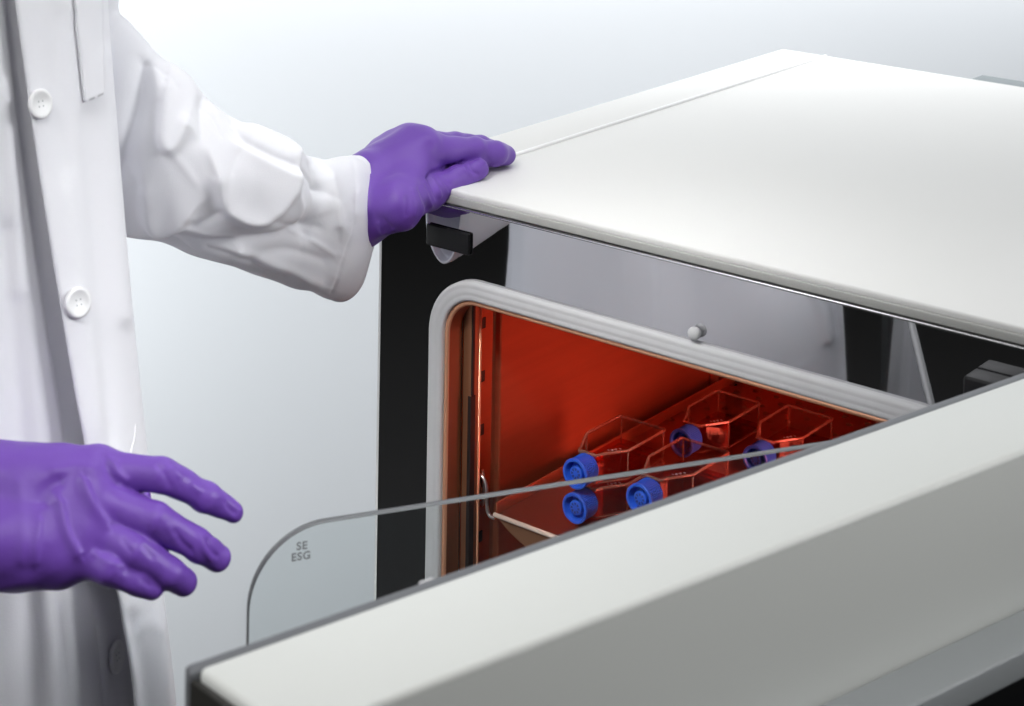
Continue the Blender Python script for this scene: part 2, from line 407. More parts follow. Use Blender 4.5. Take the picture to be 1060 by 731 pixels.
bmesh.ops.recalc_face_normals(bm, faces=bm.faces); bm.normal_update()
if bm.faces[:][0].normal.y > 0: bmesh.ops.reverse_faces(bm, faces=bm.faces[:])
bm.normal_update()
bmesh.ops.solidify(bm, geom=list(bm.faces), thickness=0.003)
bm_obj('front_frame', bm, M['mirror'], inc)
ring('gasket', [(0.0, 0.0), (0.0, -0.004), (0.001, -0.0056), (0.0035, -0.0062), (0.005, -0.0058), (0.006, -0.0060), (0.0078, -0.0064), (0.0098, -0.0064), (0.011, -0.0060), (0.012, -0.0060), (0.0135, -0.0063), (0.0155, -0.0060), (0.0166, -0.0045), (0.0168, 0.0)], M['gasket'], inc)
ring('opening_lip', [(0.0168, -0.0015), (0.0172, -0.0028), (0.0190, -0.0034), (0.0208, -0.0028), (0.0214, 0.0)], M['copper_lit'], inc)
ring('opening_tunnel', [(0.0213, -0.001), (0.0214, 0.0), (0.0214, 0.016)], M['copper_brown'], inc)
# chamber liner (left wall with its mounting channel, back, right, floor, ceiling)
cz0, cz1 = 0.20, 0.853
plan = [(0.0915, 0.0165), (0.0925, 0.030), (0.0925, 0.0575), (0.0945, 0.0595), (0.0990, 0.0602), (0.1000, 0.0615), (0.1000, 0.449), (0.105, 0.456), (0.545, 0.456), (0.558, 0.445), (0.568, 0.02)]
V, Fc = [], []
nzc = 2
for x, y in plan:
    for k in range(nzc): V.append((x, y, cz0 + (cz1 - cz0) * k / (nzc - 1)))
for i in range(len(plan) - 1): Fc.append((2 * i, 2 * i + 1, 2 * i + 3, 2 * i + 2))
b0 = len(V)
V += [(x, y, cz0) for x, y in plan] + [(x, y, cz1) for x, y in plan]; L = len(plan)
Fc.append(tuple(b0 + i for i in range(L))); Fc.append(tuple(b0 + L + i for i in range(L))[::-1])
mesh_obj('chamber', V, Fc, M['copper'], inc, smooth=False)
# front mounting post with keyhole slot
prism('mounting_post', [(0.0918, 0.0168), (0.1010, 0.0168), (0.1018, 0.0285), (0.0935, 0.0285)], cz0 + 0.002, cz1 - 0.001, M['copper_brown'], inc, 0.0008)
V, Fc = tube_mesh([[(0.1012, 0.0287, cz0 + 0.002), (0.1012, 0.0287, 0.5), (0.1012, 0.0287, cz1 - 0.001)]], 0.0016, 10)
mesh_obj('post_edge', V, Fc, M['copper_lit'], inc)
bm = bmesh.new()
bm_box(bm, (0.0985, 0.0158, cz0 + 0.01), (0.1022, 0.0226, 0.765), 0.0004); bm_box(bm, (0.0985, 0.0172, 0.7655), (0.1024, 0.0206, 0.851), 0.0004)
bm_obj('keyhole_slot', bm, M['slot'], inc)
for z in np.arange(0.533, 0.84, 0.048):
    box('rail_slot', (0.0918, 0.0415, z - 0.005), (0.0931, 0.0470, z + 0.005), M['slot'], inc, 0.0005)
# rear duct: a slim perforated cover in the far left corner
bm = bmesh.new(); bm_box(bm, (0.1005, 0.4165, cz0 + 0.001), (0.112, 0.432, cz1 - 0.001), 0.002); bm_box(bm, (0.1005, 0.440, cz0 + 0.001), (0.132, 0.4555, cz1 - 0.001), 0.002)
bm_obj('rear_duct', bm, M['copper'], inc, True, 35)
for z in np.arange(0.66, 0.80, 0.02): box('duct_slot', (0.117, 0.4388, z - 0.006), (0.127, 0.4402, z + 0.006), M['slot'], inc, 0.0005)
box('upper_bracket', (0.0935, 0.034, 0.838), (0.099, 0.055, 0.8505), M['copper_lit'], inc, 0.002)
# latch block and stop pin on the frame
box('latch_block', (0.0635, -0.0036, 0.8965), (0.1125, -0.0002, 0.9155), M['black'], inc, 0.0014, 3)
V, Fc = lathe([(0.0040, 0), (0.0048, 0.002), (0.0053, 0.004), (0.0050, 0.0062), (0.0036, 0.0078), (0.0012, 0.0084)], 24, (0.346, -0.0002, 0.8835), (0, -1, 0))
mesh_obj('stop_pin', V, Fc, M['gasket'], inc)
box('hinge_block', (0.582, -0.022, 0.885), (0.630, -0.0003, 0.913), M['black'], inc, 0.002, 3)

# inner glass door, open
H = np.array([0.545, -0.012]); gdir = np.array([-0.512, -0.859]); gdir /= np.linalg.norm(gdir); gn = np.array([-gdir[1], gdir[0]])  # gn faces the camera side
if gn @ (CAM[:2] - H) < 0: gn = -gn
GL, GT, GB, GR = 0.496, 0.863, 0.20, 0.050
def gpt(s, z, off=0.0):
    q = H + gdir * s + gn * off; return (q[0], q[1], z)
loop = []
for cs, cz_, a0 in ((GL - GR, GT - GR, 0), (0.02, GT - 0.02, 90), (0.02, GB + 0.02, 180), (GL - GR, GB + GR, 270)):
    r = GR if cs > 0.1 else 0.02
    for k in range(17):
        a = math.radians(a0 + 90 * k / 16); loop.append((cs + r * math.cos(a), cz_ + r * math.sin(a)))
n = len(loop); TH = 0.0062
V = [gpt(s, z, TH / 2) for s, z in loop] + [gpt(s, z, -TH / 2) for s, z in loop]
gd = mesh_obj('glass_door', V, [tuple(range(n)), tuple(range(n, 2 * n))[::-1]], M['glass'], inc, smooth=False, recalc=False)
V = []
cen = np.array([GL / 2, (GT + GB) / 2])
for off, ins_ in ((-TH / 2, 0.0006), (-TH / 2 + 0.0006, 0), (TH / 2 - 0.0006, 0), (TH / 2, 0.0006)):
    for s, z in loop:
        e = np.array([s, z]) - cen; e2 = e / np.linalg.norm(e); q = np.array([s, z]) - e2 * ins_; V.append(gpt(q[0], q[1], off * 1.02))
Fc = [(i * n + k, i * n + (k + 1) % n, (i + 1) * n + (k + 1) % n, (i + 1) * n + k) for i in range(3) for k in range(n)]
def child(o, p):
    o.parent = p; o.matrix_parent_inverse = Matrix.Identity(4); return o
ge = mesh_obj('glass_edge', V, Fc, M['glass_edge'], inc); child(ge, gd)
def lettering(txt, px, py, size, parent):
    cu = bpy.data.curves.new('lettering', 'FONT'); cu.body = txt; cu.size = size; cu.align_x = 'CENTER'; cu.align_y = 'CENTER'; cu.extrude = 0.00015; cu.space_character = 1.12; cu.offset = 0.00018
    ob = bpy.data.objects.new('lettering', cu); COL.objects.link(ob)
    dg = bpy.context.evaluated_depsgraph_get(); me = bpy.data.meshes.new_from_object(ob.evaluated_get(dg)); bpy.data.objects.remove(ob)
    # point of the pane under the ray
    r = ray(px, py); n3 = np.array([gn[0], gn[1], 0]); P0 = np.array([H[0], H[1], 0]) + n3 * (TH / 2 + 0.0004)
    Pc = CAM + r * (((P0 - CAM) @ n3) / (r @ n3))
    xa = Vector((-gdir[0], -gdir[1], 0)); ya = Vector((0, 0, 1)); za = Vector(n3)
    if xa.cross(ya).dot(za) < 0: xa = -xa
    mtx = Matrix((xa, ya, za)).transposed().to_4x4(); mtx.translation = Vector(Pc) - inc.location
    me.transform(mtx); me.materials.clear(); me.materials.append(M['ink'])
    o = bpy.data.objects.new('lettering', me); COL.objects.link(o); o.parent = parent
lettering('SE', 312.5, 565.4, 0.0070, gd)
lettering('ESG', 311.5, 576.2, 0.0070, gd)

# outer door
dv = np.array([0.245, 0.9695]); dn = np.array([0.9695, -0.245])
d0 = np.array([0.506, -0.679]); dfo = np.array([0.579, -0.690])
DL = 0.66
p_in0, p_in1 = d0 + dn * 0.0, d0 + dv * DL
p_out0, p_out1 = dfo, dfo + dv * (DL + 0.01)
door = prism('outer_door', [p_in0, p_out0, p_out1, p_in1], 0.10, TOP, M['door_white'], inc, 0.0035, 4)
# dark liner on the inner face, slightly lower than the top
q0, q1 = d0 - dn * 0.0075 + dv * 0.002, d0 - dn * 0.0075 + dv * (DL - 0.01)
ln = prism('door_liner', [d0 + dn * 0.001 - dv * 0.0045, d0 + dn * 0.001 + dv * (DL - 0.01), q1 - dn * 0.0, q0 - dv * 0.005], 0.105, TOP - 0.0012, M['liner'], inc, 0.002, 3); child(ln, door)
en = (dfo - d0) / np.linalg.norm(dfo - d0); eo = np.array([en[1], -en[0]])
if eo @ dv > 0: eo = -eo
ep = prism('end_panel', [d0 - en * 0.003 + eo * 0.0002, d0 - en * 0.003 + eo * 0.004, dfo - en * 0.004 + eo * 0.004, dfo - en * 0.004 + eo * 0.0002], 0.105, TOP - 0.0045, M['dark_end'], inc, 0.0015, 3); child(ep, door)
def dbox(name, s0, s1, o0, o1, z0, z1, m, bev):
    base = np.array([0.604, -0.592])
    poly = [base + dv * s0 + dn * o0, base + dv * s0 + dn * o1, base + dv * s1 + dn * o1, base + dv * s1 + dn * o0]
    return child(prism(name, poly, z0, z1, m, inc, bev, 4), door)
dbox('door_handle', 0.02, 0.56, 0.0015, 0.032, 0.8405, 0.857, M['handle'], 0.002)
dbox('door_display', 0.03, 0.55, 0.0012, 0.012, 0.70, 0.838, M['black'], 0.002)
lt = on_z(437, 600, 0.95)
bm = bmesh.new(); bm_box(bm, (-0.0012, -0.006, 0), (0.0012, 0.003, 0.0105), 0.001, 2)
bmesh.ops.rotate(bm, verts=bm.verts, matrix=Matrix.Rotation(-math.radians(14.2), 3, 'Z')); bmesh.ops.translate(bm, verts=bm.verts, vec=(lt[0] - 0.004, lt[1] + 0.01, 0.935))
child(bm_obj('glass_catch', bm, M['gasket'], inc, True), door)

# ------------------------------------------------------------------ shelf
SZ = 0.660
shelf = empty('incubator_shelf', (0.33, 0.25, SZ), 'perforated copper shelf hanging on wire hooks inside the red chamber, carrying the flasks', 'shelf')
o = mesh_obj('shelf_plate', [(0.119, 0.033, SZ), (0.552, 0.033, SZ), (0.552, 0.448, SZ), (0.119, 0.448, SZ)], [(0, 1, 2, 3)], M['perf'], shelf, smooth=False)
bm = bmesh.new(); bm_box(bm, (0.1165, 0.035, SZ - 0.004), (0.1185, 0.448, SZ + 0.0095), 0.0006); bm_box(bm, (0.5525, 0.035, SZ - 0.004), (0.5545, 0.448, SZ + 0.0095), 0.0006); bm_box(bm, (0.1190, 0.4485, SZ - 0.004), (0.552, 0.4503, SZ + 0.0095), 0.0006)
bm_obj('side_flange', bm, M['copper'], shelf, True)
V, Fc = tube_mesh([[(0.1175, 0.0325, SZ), (0.3, 0.0325, SZ), (0.5535, 0.0325, SZ)]], 0.0021, 10)
mesh_obj('front_lip', V, Fc, M['lip'], shelf)
# turned-down front flange with a curved end
fl = [(0.1195, 0)] + [(0.1195 + 0.055 * t, -0.021 * math.sin(t * math.pi / 2) ** 0.8) for t in np.linspace(0.06, 1, 12)] + [(0.552, -0.021), (0.552, 0)]
bm = bmesh.new(); f = bm.faces.new([bm.verts.new((x, 0.034, SZ - 0.0012 + z)) for x, z in fl]); bm.normal_update(); bmesh.ops.solidify(bm, geom=[f], thickness=0.0012)
bm_obj('front_flange', bm, M['copper_brown'], shelf)
hook = catmull([(0.0935, 0.044, 0.664), (0.0955, 0.036, 0.683), (0.1005, 0.0335, 0.690), (0.107, 0.033, 0.684), (0.1085, 0.0325, 0.672), (0.1095, 0.0325, 0.662), (0.1125, 0.0325, 0.6575), (0.1175, 0.0325, 0.657)], 40)
V, Fc = tube_mesh([hook], 0.0018, 8); mesh_obj('wire_hook', V, Fc, M['wire'], shelf)
hook2 = catmull([(0.0935, 0.0445, 0.688), (0.0975, 0.0400, 0.690), (0.1000, 0.0385, 0.684), (0.1000, 0.0385, 0.668), (0.0985, 0.0395, 0.661), (0.0945, 0.043, 0.6605)], 30)
V, Fc = tube_mesh([hook2], 0.0015, 8); mesh_obj('wire_hook', V, Fc, M['wire'], shelf)

# ------------------------------------------------------------------ culture flasks
FB = 0.0295
def make_flask(loc, label):
    root = empty('culture_flask', (0, 0, 0), label, 'flask', 'clear culture flasks with blue caps on the shelf')
    # body outline in plan: y from the cap inwards, 50 mm wide
    out = [(-0.025, 0.104), (-0.025, 0.052), (-0.012, 0.026), (-0.0095, 0.019), (0.0095, 0.019), (0.012, 0.026), (0.025, 0.046), (0.025, 0.104)]
    # round the two back corners a little
    out = [(-0.0235, 0.1055), (-0.025, 0.104)] + out[1:-1] + [(0.025, 0.104), (0.0235, 0.1055)]
    n = len(out); V, Fc = [], []
    levels = [(0.0022, 0.93), (0.0032, 1.0), (FB - 0.003, 1.0), (FB - 0.0015, 0.985)]
    for z, s in levels:
        for x, y in out: V.append((x * s, 0.062 + (y - 0.062) * s, z))
    for i in range(3):
        for k in range(n): Fc.append((i * n + k, i * n + (k + 1) % n, (i + 1) * n + (k + 1) % n, (i + 1) * n + k))
    Fc.append(tuple(range(n))[::-1]); Fc.append(tuple(3 * n + k for k in range(n)))
    body = mesh_obj('flask_body', V, Fc, M['flask'], None, smooth=False); child(body, root)
    # thickened moulded rims: top, bottom and the uprights
    paths = []
    top = [(x, y, FB - 0.0018) for x, y in out]; bot = [(x * 0.97, 0.062 + (y - 0.062) * 0.97, 0.0026) for x, y in out]
    V1, F1 = tube_mesh([top], 0.0014, 6, True); V2, F2 = tube_mesh([bot], 0.0009, 6, True)
    ups = [[(x * 0.985, 0.062 + (y - 0.062) * 0.985, 0.0035), (x * 0.985, 0.062 + (y - 0.062) * 0.985, FB / 2), (x * 0.985, 0.062 + (y - 0.062) * 0.985, FB - 0.003)] for x, y in (out[0], out[-1], (-0.025, 0.052), (0.025, 0.046))]
    V3, F3 = tube_mesh(ups, 0.0008, 6)
    b1, b2 = len(V1), len(V1) + len(V2)
    rim = mesh_obj('flask_rim', list(V1) + list(V2) + list(V3), F1 + [tuple(i + b1 for i in f) for f in F2] + [tuple(i + b2 for i in f) for f in F3], M['rim'], None); child(rim, root)
    # shallow pool of medium
    V, Fc = [], []
    o2 = [(x * 0.94, 0.063 + (y - 0.063) * 0.94) for x, y in out]
    for z in (0.0038, 0.0085): V += [(x, y, z) for x, y in o2]
    for k in range(n): Fc.append((k, (k + 1) % n, n + (k + 1) % n, n + k))
    Fc.append(tuple(range(n))[::-1]); Fc.append(tuple(n + k for k in range(n)))
    child(mesh_obj('culture_medium', V, Fc, M['medium'], None, smooth=False), root)
    zc = 0.0150
    V, Fc = lathe([(0.0085, 0.0), (0.0088, 0.006), (0.0095, 0.0062), (0.0095, 0.010)], 24, (0, 0.022, zc), (0, -1, 0))
    child(mesh_obj('neck', V, Fc, M['flask'], None), root)
    # cap: fine grip ribs, raised rim, recessed face with a vent disc
    prof = [(0.0122, -0.0190), (0.0127, -0.0182), (0.0127, -0.0030), (0.0132, -0.0024), (0.0132, -0.0006), (0.0127, 0.0), (0.0108, 0.0), (0.0102, -0.0008), (0.0098, -0.0095), (0.0066, -0.0098), (0.0063, -0.0020), (0.0057, -0.0016), (0.001, -0.0016)]
    V, Fc = lathe(prof, 96, (0, 0.0, zc), (0, -1, 0)); V = np.array(V)
    for i in (1, 2):
        for k in range(96):
            if k % 2: 
                q = V[i * 96 + k]; c0 = np.array([0, q[1], zc]); V[i * 96 + k] = c0 + (q - c0) * 0.93
    cap = mesh_obj('cap', V, Fc, M['cap'], None); child(cap, root)
    cap.data.set_sharp_from_angle(angle=math.radians(38))
    V, Fc = [], []
    for k in range(8):
        a = 2 * math.pi * k / 8
        for dr, da in ((0.0026, -0.20), (0.0026, 0.20), (0.0049, 0.24), (0.0049, -0.24)): V.append((dr * math.cos(a + da), 0.00145, zc + dr * math.sin(a + da)))
        Fc.append(tuple(4 * k + i for i in range(4)))
    vh = mesh_obj('vent', V, Fc, M['vent_hole'], None, smooth=False); child(vh, cap)
    # tiny moulded white graduation marks beside the neck
    V, Fc = [], []
    for k, (x, y, l) in enumerate([(0.0125, 0.036, 0.003), (0.0125, 0.0375, 0.0022), (0.0142, 0.0392, 0.003), (0.0142, 0.041, 0.002), (0.0105, 0.0345, 0.002), (0.0165, 0.0435, 0.0024)]):
        b0 = len(V); V += [(x, y, FB - 0.0012), (x + l, y, FB - 0.0012), (x + l, y + 0.0007, FB - 0.0012), (x, y + 0.0007, FB - 0.0012)]; Fc.append((b0, b0 + 1, b0 + 2, b0 + 3))
    child(mesh_obj('graduation_marks', V, Fc, M['thread'], None, smooth=False), body)
    root.location = loc
    return root
M['rim'] = M['flask_rim']
def copy_tree(o, parent=None):
    c = o.copy(); COL.objects.link(c)
    if parent is not None: c.parent = parent; c.matrix_parent_inverse = Matrix.Identity(4)
    for ch in list(o.children): copy_tree(ch, c)
    return c
FX1, FX2, FY, FZ = 0.186, 0.257, 0.058, SZ + 0.0012
spots = [((FX1, FY, FZ), 'lower flask of the stack nearest the copper wall, blue cap under another cap'),
         ((FX1, FY, FZ + 0.030), 'upper flask of the stack nearest the copper wall, resting on another flask'),
         ((FX2, 0.053, FZ), 'bottom flask hidden under the front flask that is right of the two stacked caps'),
         ((FX2, 0.053, FZ + 0.030), 'front flask with bright blue cap beside the two stacked caps, behind the glass edge'),
         ((0.182, 0.235, FZ), 'shaded flask deeper in the chamber with a dark navy looking cap'),
         ((0.255, 0.248, FZ), 'flask near the shelf holes, its blue cap half hidden by the white door')]
proto = make_flask(*spots[0])
for loc, lb in spots[1:]:
    c = copy_tree(proto); c.location = loc; c['label'] = lb

# ------------------------------------------------------------------ person
# coat body: a wrapped sheet, wearer facing the door
zk = [0.40, 0.60, 0.739, 0.782, 0.814, 0.911, 1.033, 1.171, 1.30, 1.40, 1.46]
xf = [0.232, 0.226, 0.214, 0.206, 0.194, 0.156, 0.122, 0.088, 0.055, 0.005, -0.035]
bk = [0.125, 0.108, 0.094, 0.090, 0.095, 0.116, 0.132, 0.149, 0.165, 0.125, 0.065]
brk = [0.20, 0.19, 0.18, 0.175, 0.172, 0.168, 0.168, 0.172, 0.17, 0.13, 0.065]
ak = [0.15, 0.145, 0.14, 0.135, 0.13, 0.125, 0.125, 0.13, 0.125, 0.09, 0.06]
hov = [0.040, 0.038, 0.034, 0.032, 0.028, 0.020, 0.014, 0.009, 0.006, 0.005, 0.004]
CY = -0.47
def coat_grid():
    nz, nf = 330, 420
    zz = np.linspace(0.40, 1.46, nz)
    g = lambda k: np.convolve(np.pad(np.interp(zz, zk, k), 14, mode='edge'), np.ones(29) / 29, 'valid')
    X, B, BR, A, HV = g(xf) - 0.8 * g(hov), g(bk), g(brk), g(ak), g(hov)
    AB = np.interp(zz, [0.4, 0.8, 1.1, 1.3, 1.46], [0.24, 0.20, 0.14, 0.12, 0.06]); BB = np.interp(zz, [0.4, 0.8, 1.1, 1.3, 1.46], [0.22, 0.19, 0.17, 0.16, 0.065])
    t = np.linspace(0, 1, nf) ; phi = 0.85 - t * (0.85 + 2 * math.pi)      # from under the overlap, round the back, to the front edge
    V = np.zeros((nz, nf, 3))
    for j, ph in enumerate(phi):
        w = ph % (2 * math.pi)
        over = 1.0 if t[j] > 0.5 else 0.0
        c, s = math.cos(w), math.sin(w)
        b = B if s >= 0 else BR
        if 0 < w < math.pi:
            q = min(1, max(0, (w - 1.15) / 0.9)); q = q * q * (3 - 2 * q); b = B * (1 - q) + np.maximum(B, BB) * q
        AA = A if c >= 0 else AB
        # superellipse for a slightly boxier front
        cs = np.sign(c) * abs(c) ** 0.9; ss = np.sign(s) * abs(s) ** 0.95
        off = 0
        if over and w < 2.2: off = HV * math.exp(-(w / 0.75) ** 2) + 0.003
        if not over and w < 0.95 and t[j] < 0.3: off = -0.006
        # soft hanging folds in the skirt and back
        amp = np.interp(zz, [0.4, 0.9, 1.2], [0.006, 0.0025, 0.001]) * (0.25 if w < 1.4 else 1.0)
        fold = amp * np.sin(9 * ph + 2.2 * np.sin(zz * 3.1)) 
        V[:, j, 0] = (X - A) + (AA + off + fold) * cs
        V[:, j, 1] = CY + (b + off + fold) * ss
        V[:, j, 2] = zz
    V = V.reshape(-1, 3); Fc = []
    for i in range(nz - 1):
        for j in range(nf - 1): Fc.append((i * nf + j, i * nf + j + 1, (i + 1) * nf + j + 1, (i + 1) * nf + j))
    Fc = [f[::-1] for f in Fc]
    return V, Fc, nz, nf
V, Fc, nz, nf = coat_grid()
N = vnormals(V, Fc)
cen = np.array([0.0, CY, 0]); chk = ((V - cen)[:, :2] * N[:, :2]).sum(1).mean()
if chk < 0: Fc = [f[::-1] for f in Fc]; N = -N
over_mask = np.tile(np.linspace(0, 1, nf) > 0.86, nz)
coat_strokes = [
    ([(104, 60), (112, 150), (120, 240), (128, 330)], 9, 7, 0.0035),
    ([(92, 120), (100, 240), (110, 360), (118, 470)], 10, 9, -0.0022),
    ([(70, 200), (86, 320), (100, 440)], 9, 12, 0.002),
    ([(60, 20), (64, 100), (72, 170)], 8, 10, -0.0015),
    ([(136, 640), (146, 690), (150, 740)], 8, 6, -0.003),
    ([(158, 600), (162, 660), (166, 740)], 4, 9, 0.006),
    ([(176, 620), (181, 680), (186, 740)], 6, 6, -0.003),
    ([(140, 660), (152, 645), (158, 655)], 3, 4, 0.0015),
    ([(8, 240), (20, 400), (30, 560), (34, 740)], 10, 12, -0.004),
    ([(40, 560), (48, 640), (54, 740)], 8, 10, 0.003),
    ([(66, 600), (70, 660), (75, 740)], 2.0, 3.5, 0.0022),
    ([(5, 90), (12, 200), (18, 300)], 8, 8, 0.003),
]
Vr = relief(V, N, coat_strokes)
# fine cloth irregularity
rng = np.random.RandomState(3)
for _ in range(14):
    k = rng.normal(size=3) * np.array([30, 30, 14]); Vr += N * (0.00035 * np.sin(Vr @ k + rng.rand() * 6))[:, None]
coat_V = Vr; coat_N = vnormals(Vr, Fc); coat_px = proj(Vr)

# body (continuous, under the clothes)
sh_l, el_l, wr_l = pt(52, -285, 1.50), pt(100, 140, 1.49), pt(350, 232, 1.63)
sh_r, el_r, wr_r = np.array([-0.05, -0.64, 1.39]), pt(-420, 470, 1.16), pt(-95, 535, 1.13)
hip = np.array([0.03, CY, 0.86])
bones = [(np.array([-0.075, CY, 1.30]), np.array([-0.03, CY, 1.05]), 0.085, 0.085), (np.array([-0.03, CY, 1.05]), np.array([-0.01, CY - 0.03, 0.88]), 0.085, 0.075),
         (np.array([-0.08, CY - 0.07, 1.30]), np.array([-0.08, CY + 0.06, 1.30]), 0.08, 0.08),
         (np.array([-0.07, CY, 1.36]), np.array([-0.055, CY, 1.50]), 0.06, 0.052),
         (np.array([-0.05, CY, 1.575]), np.array([-0.02, CY, 1.63]), 0.078, 0.088), (np.array([-0.035, CY, 1.56]), np.array([0.02, CY, 1.535]), 0.06, 0.04),
         (np.array([0.06, CY, 1.60]), np.array([0.075, CY, 1.575]), 0.010, 0.014),
         (np.array([-0.035, CY - 0.088, 1.585]), np.array([-0.035, CY - 0.088, 1.61]), 0.012, 0.014), (np.array([-0.035, CY + 0.088, 1.585]), np.array([-0.035, CY + 0.088, 1.61]), 0.012, 0.014),
         (sh_l, el_l, 0.03, 0.028), (el_l, wr_l, 0.034, 0.024), (sh_r, el_r, 0.052, 0.042), (el_r, wr_r, 0.042, 0.028)]
for sy in (-0.085, 0.085):
    bones += [(np.array([-0.02, CY - 0.03 + sy * 0.65, 0.84]), np.array([-0.01, CY - 0.02 + sy * 0.8, 0.47]), 0.058, 0.05), (np.array([-0.01, CY - 0.02 + sy * 0.8, 0.47]), np.array([0.02, CY + sy, 0.09]), 0.052, 0.036), (np.array([0.02, CY + sy, 0.045]), np.array([0.17, CY + sy * 1.15, 0.03]), 0.040, 0.028)]
def body_fn(X):
    D = None
    for a, b, ra, rb in bones:
        dd = seg_sdf(X, a, b, ra, rb); D = dd if D is None else smin(D, dd, 0.03)
    return D
allp = np.array([q for b in bones for q in b[:2]])
V, F2 = surface_nets(body_fn, allp.min(0) - 0.13, allp.max(0) + 0.13, 0.0125)
V = laplace(V, F2, 2)
person = mesh_obj('person', V, F2, M['skin'])
tag(person, 'person in a white lab coat and purple gloves, one hand resting on the incubator top', 'person')
# trousers
tb = [b for b in bones[-6:]]
def tr_fn(X):
    D = None
    for i, (a, b, ra, rb) in enumerate(tb):
        if i % 3 == 2: continue
        dd = seg_sdf(X, a, b, ra + 0.009, rb + 0.018); D = dd if D is None else smin(D, dd, 0.03)
    return D
tp = np.array([q for b in tb for q in b[:2]])
V, F2 = surface_nets(tr_fn, tp.min(0) - 0.12, tp.max(0) + np.array([0.12, 0.12, 0.12]), 0.014)
mesh_obj('trousers', laplace(V, F2, 2), F2, M['trouser'], person)
def hair_fn(X):
    D = smin(seg_sdf(X, (-0.055, CY, 1.59), (-0.035, CY, 1.645), 0.092, 0.094), seg_sdf(X, (-0.08, CY, 1.52), (-0.06, CY, 1.60), 0.06, 0.085), 0.03)
    return np.maximum(D, -seg_sdf(X, (0.03, CY, 1.50), (0.06, CY, 1.60), 0.085, 0.09))
V, F2 = surface_nets(hair_fn, (-0.2, CY - 0.13, 1.4), (0.12, CY + 0.13, 1.78), 0.009)
mesh_obj('hair', laplace(V, F2, 2), F2, M['hair'], person)

coat = mesh_obj('lab_coat', coat_V, Fc, M['coat'], person, recalc=False)
sm = coat.modifiers.new('thickness', 'SOLIDIFY'); sm.thickness = 0.0016; sm.offset = -1

def coat_hit(px, py, over=True):
    sel = over_mask if over else ~over_mask
    fac = ((CAM - coat_V) * coat_N).sum(1) > 0
    dist = np.where(sel & fac, ((coat_px - (px, py)) ** 2).sum(1), 1e12); i = int(dist.argmin())
    return coat_V[i], coat_N[i]
def add_button(px, py, over=True, r=0.0102):
    P, Nn = coat_hit(px, py, over)
    V, Fc = lathe([(r * 0.9, 0.0), (r, 0.0010), (r, 0.0024), (r * 0.9, 0.0031), (r * 0.72, 0.0030), (r * 0.64, 0.0024), (0.0003, 0.0023)], 40, P + Nn * 0.0006, Nn)
    b = mesh_obj('button', V, Fc, M['button'], coat)
    ax = Nn; u = np.cross((0, 0, 1), ax); u /= np.linalg.norm(u); w = np.cross(ax, u)
    V, Fc = [], []
    for su, sw in ((1, 1), (1, -1), (-1, -1), (-1, 1)):
        c0 = P + Nn * 0.00300 + u * 0.0017 * su + w * 0.0017 * sw; b0 = len(V)
        for k in range(8): V.append(c0 + 0.0007 * (math.cos(k * math.pi / 4) * u + math.sin(k * math.pi / 4) * w))
        Fc.append(tuple(b0 + k for k in range(8)))
    mesh_obj('buttonholes', V, Fc, M['handle'], b, smooth=False)
add_button(38, 109); add_button(78, 315); add_button(117, 680, False)
# stitched seams lying on the cloth
def seam(name, poly, r, over=True, lift=0.0006):
    q = catmull(poly, 40); pts = [coat_hit(x, y, over) for x, y in q]; P = np.array([p + n * lift for p, n in pts])
    k = np.array([.25, .5, .25]); 
    for _ in range(60): P[1:-1] = 0.25 * P[:-2] + 0.5 * P[1:-1] + 0.25 * P[2:]
    V, Fc = tube_mesh([P], r, 6); mesh_obj(name, V, Fc, M['thread'], coat)
seam('pocket_opening', [(140, 440), (140, 452), (136, 464), (134, 478)], 0.0007, True, 0.0002)
# chest pocket band
def patch(name, quad, lift, over=True, nu=14, nv=40):
    a, b, c, d_ = [np.array(q, float) for q in quad]; P = []
    for j in range(nv + 1):
        for i in range(nu + 1):
            s, t = i / nu, j / nv; q = (a * (1 - s) + b * s) * (1 - t) + (d_ * (1 - s) + c * s) * t
            p_, n_ = coat_hit(q[0], q[1], over); P.append(p_ + n_ * lift)
    P = np.array(P).reshape(nv + 1, nu + 1, 3)
    for _ in range(4):
        P[1:-1, 1:-1] = 0.25 * (P[:-2, 1:-1] + P[2:, 1:-1] + P[1:-1, :-2] + P[1:-1, 2:])
        P[1:-1, 0] = 0.5 * P[1:-1, 0] + 0.25 * (P[:-2, 0] + P[2:, 0]); P[1:-1, -1] = 0.5 * P[1:-1, -1] + 0.25 * (P[:-2, -1] + P[2:, -1])
    Fc = [(j * (nu + 1) + i, j * (nu + 1) + i + 1, (j + 1) * (nu + 1) + i + 1, (j + 1) * (nu + 1) + i) for j in range(nv) for i in range(nu)]
    o = mesh_obj(name, P.reshape(-1, 3), Fc, M['coat'], coat)
    m_ = o.modifiers.new('thickness', 'SOLIDIFY'); m_.thickness = 0.0022; m_.offset = 0
patch('chest_pocket', [(72, -30), (101, -30), (105, 97), (85, 106)], 0.0022)

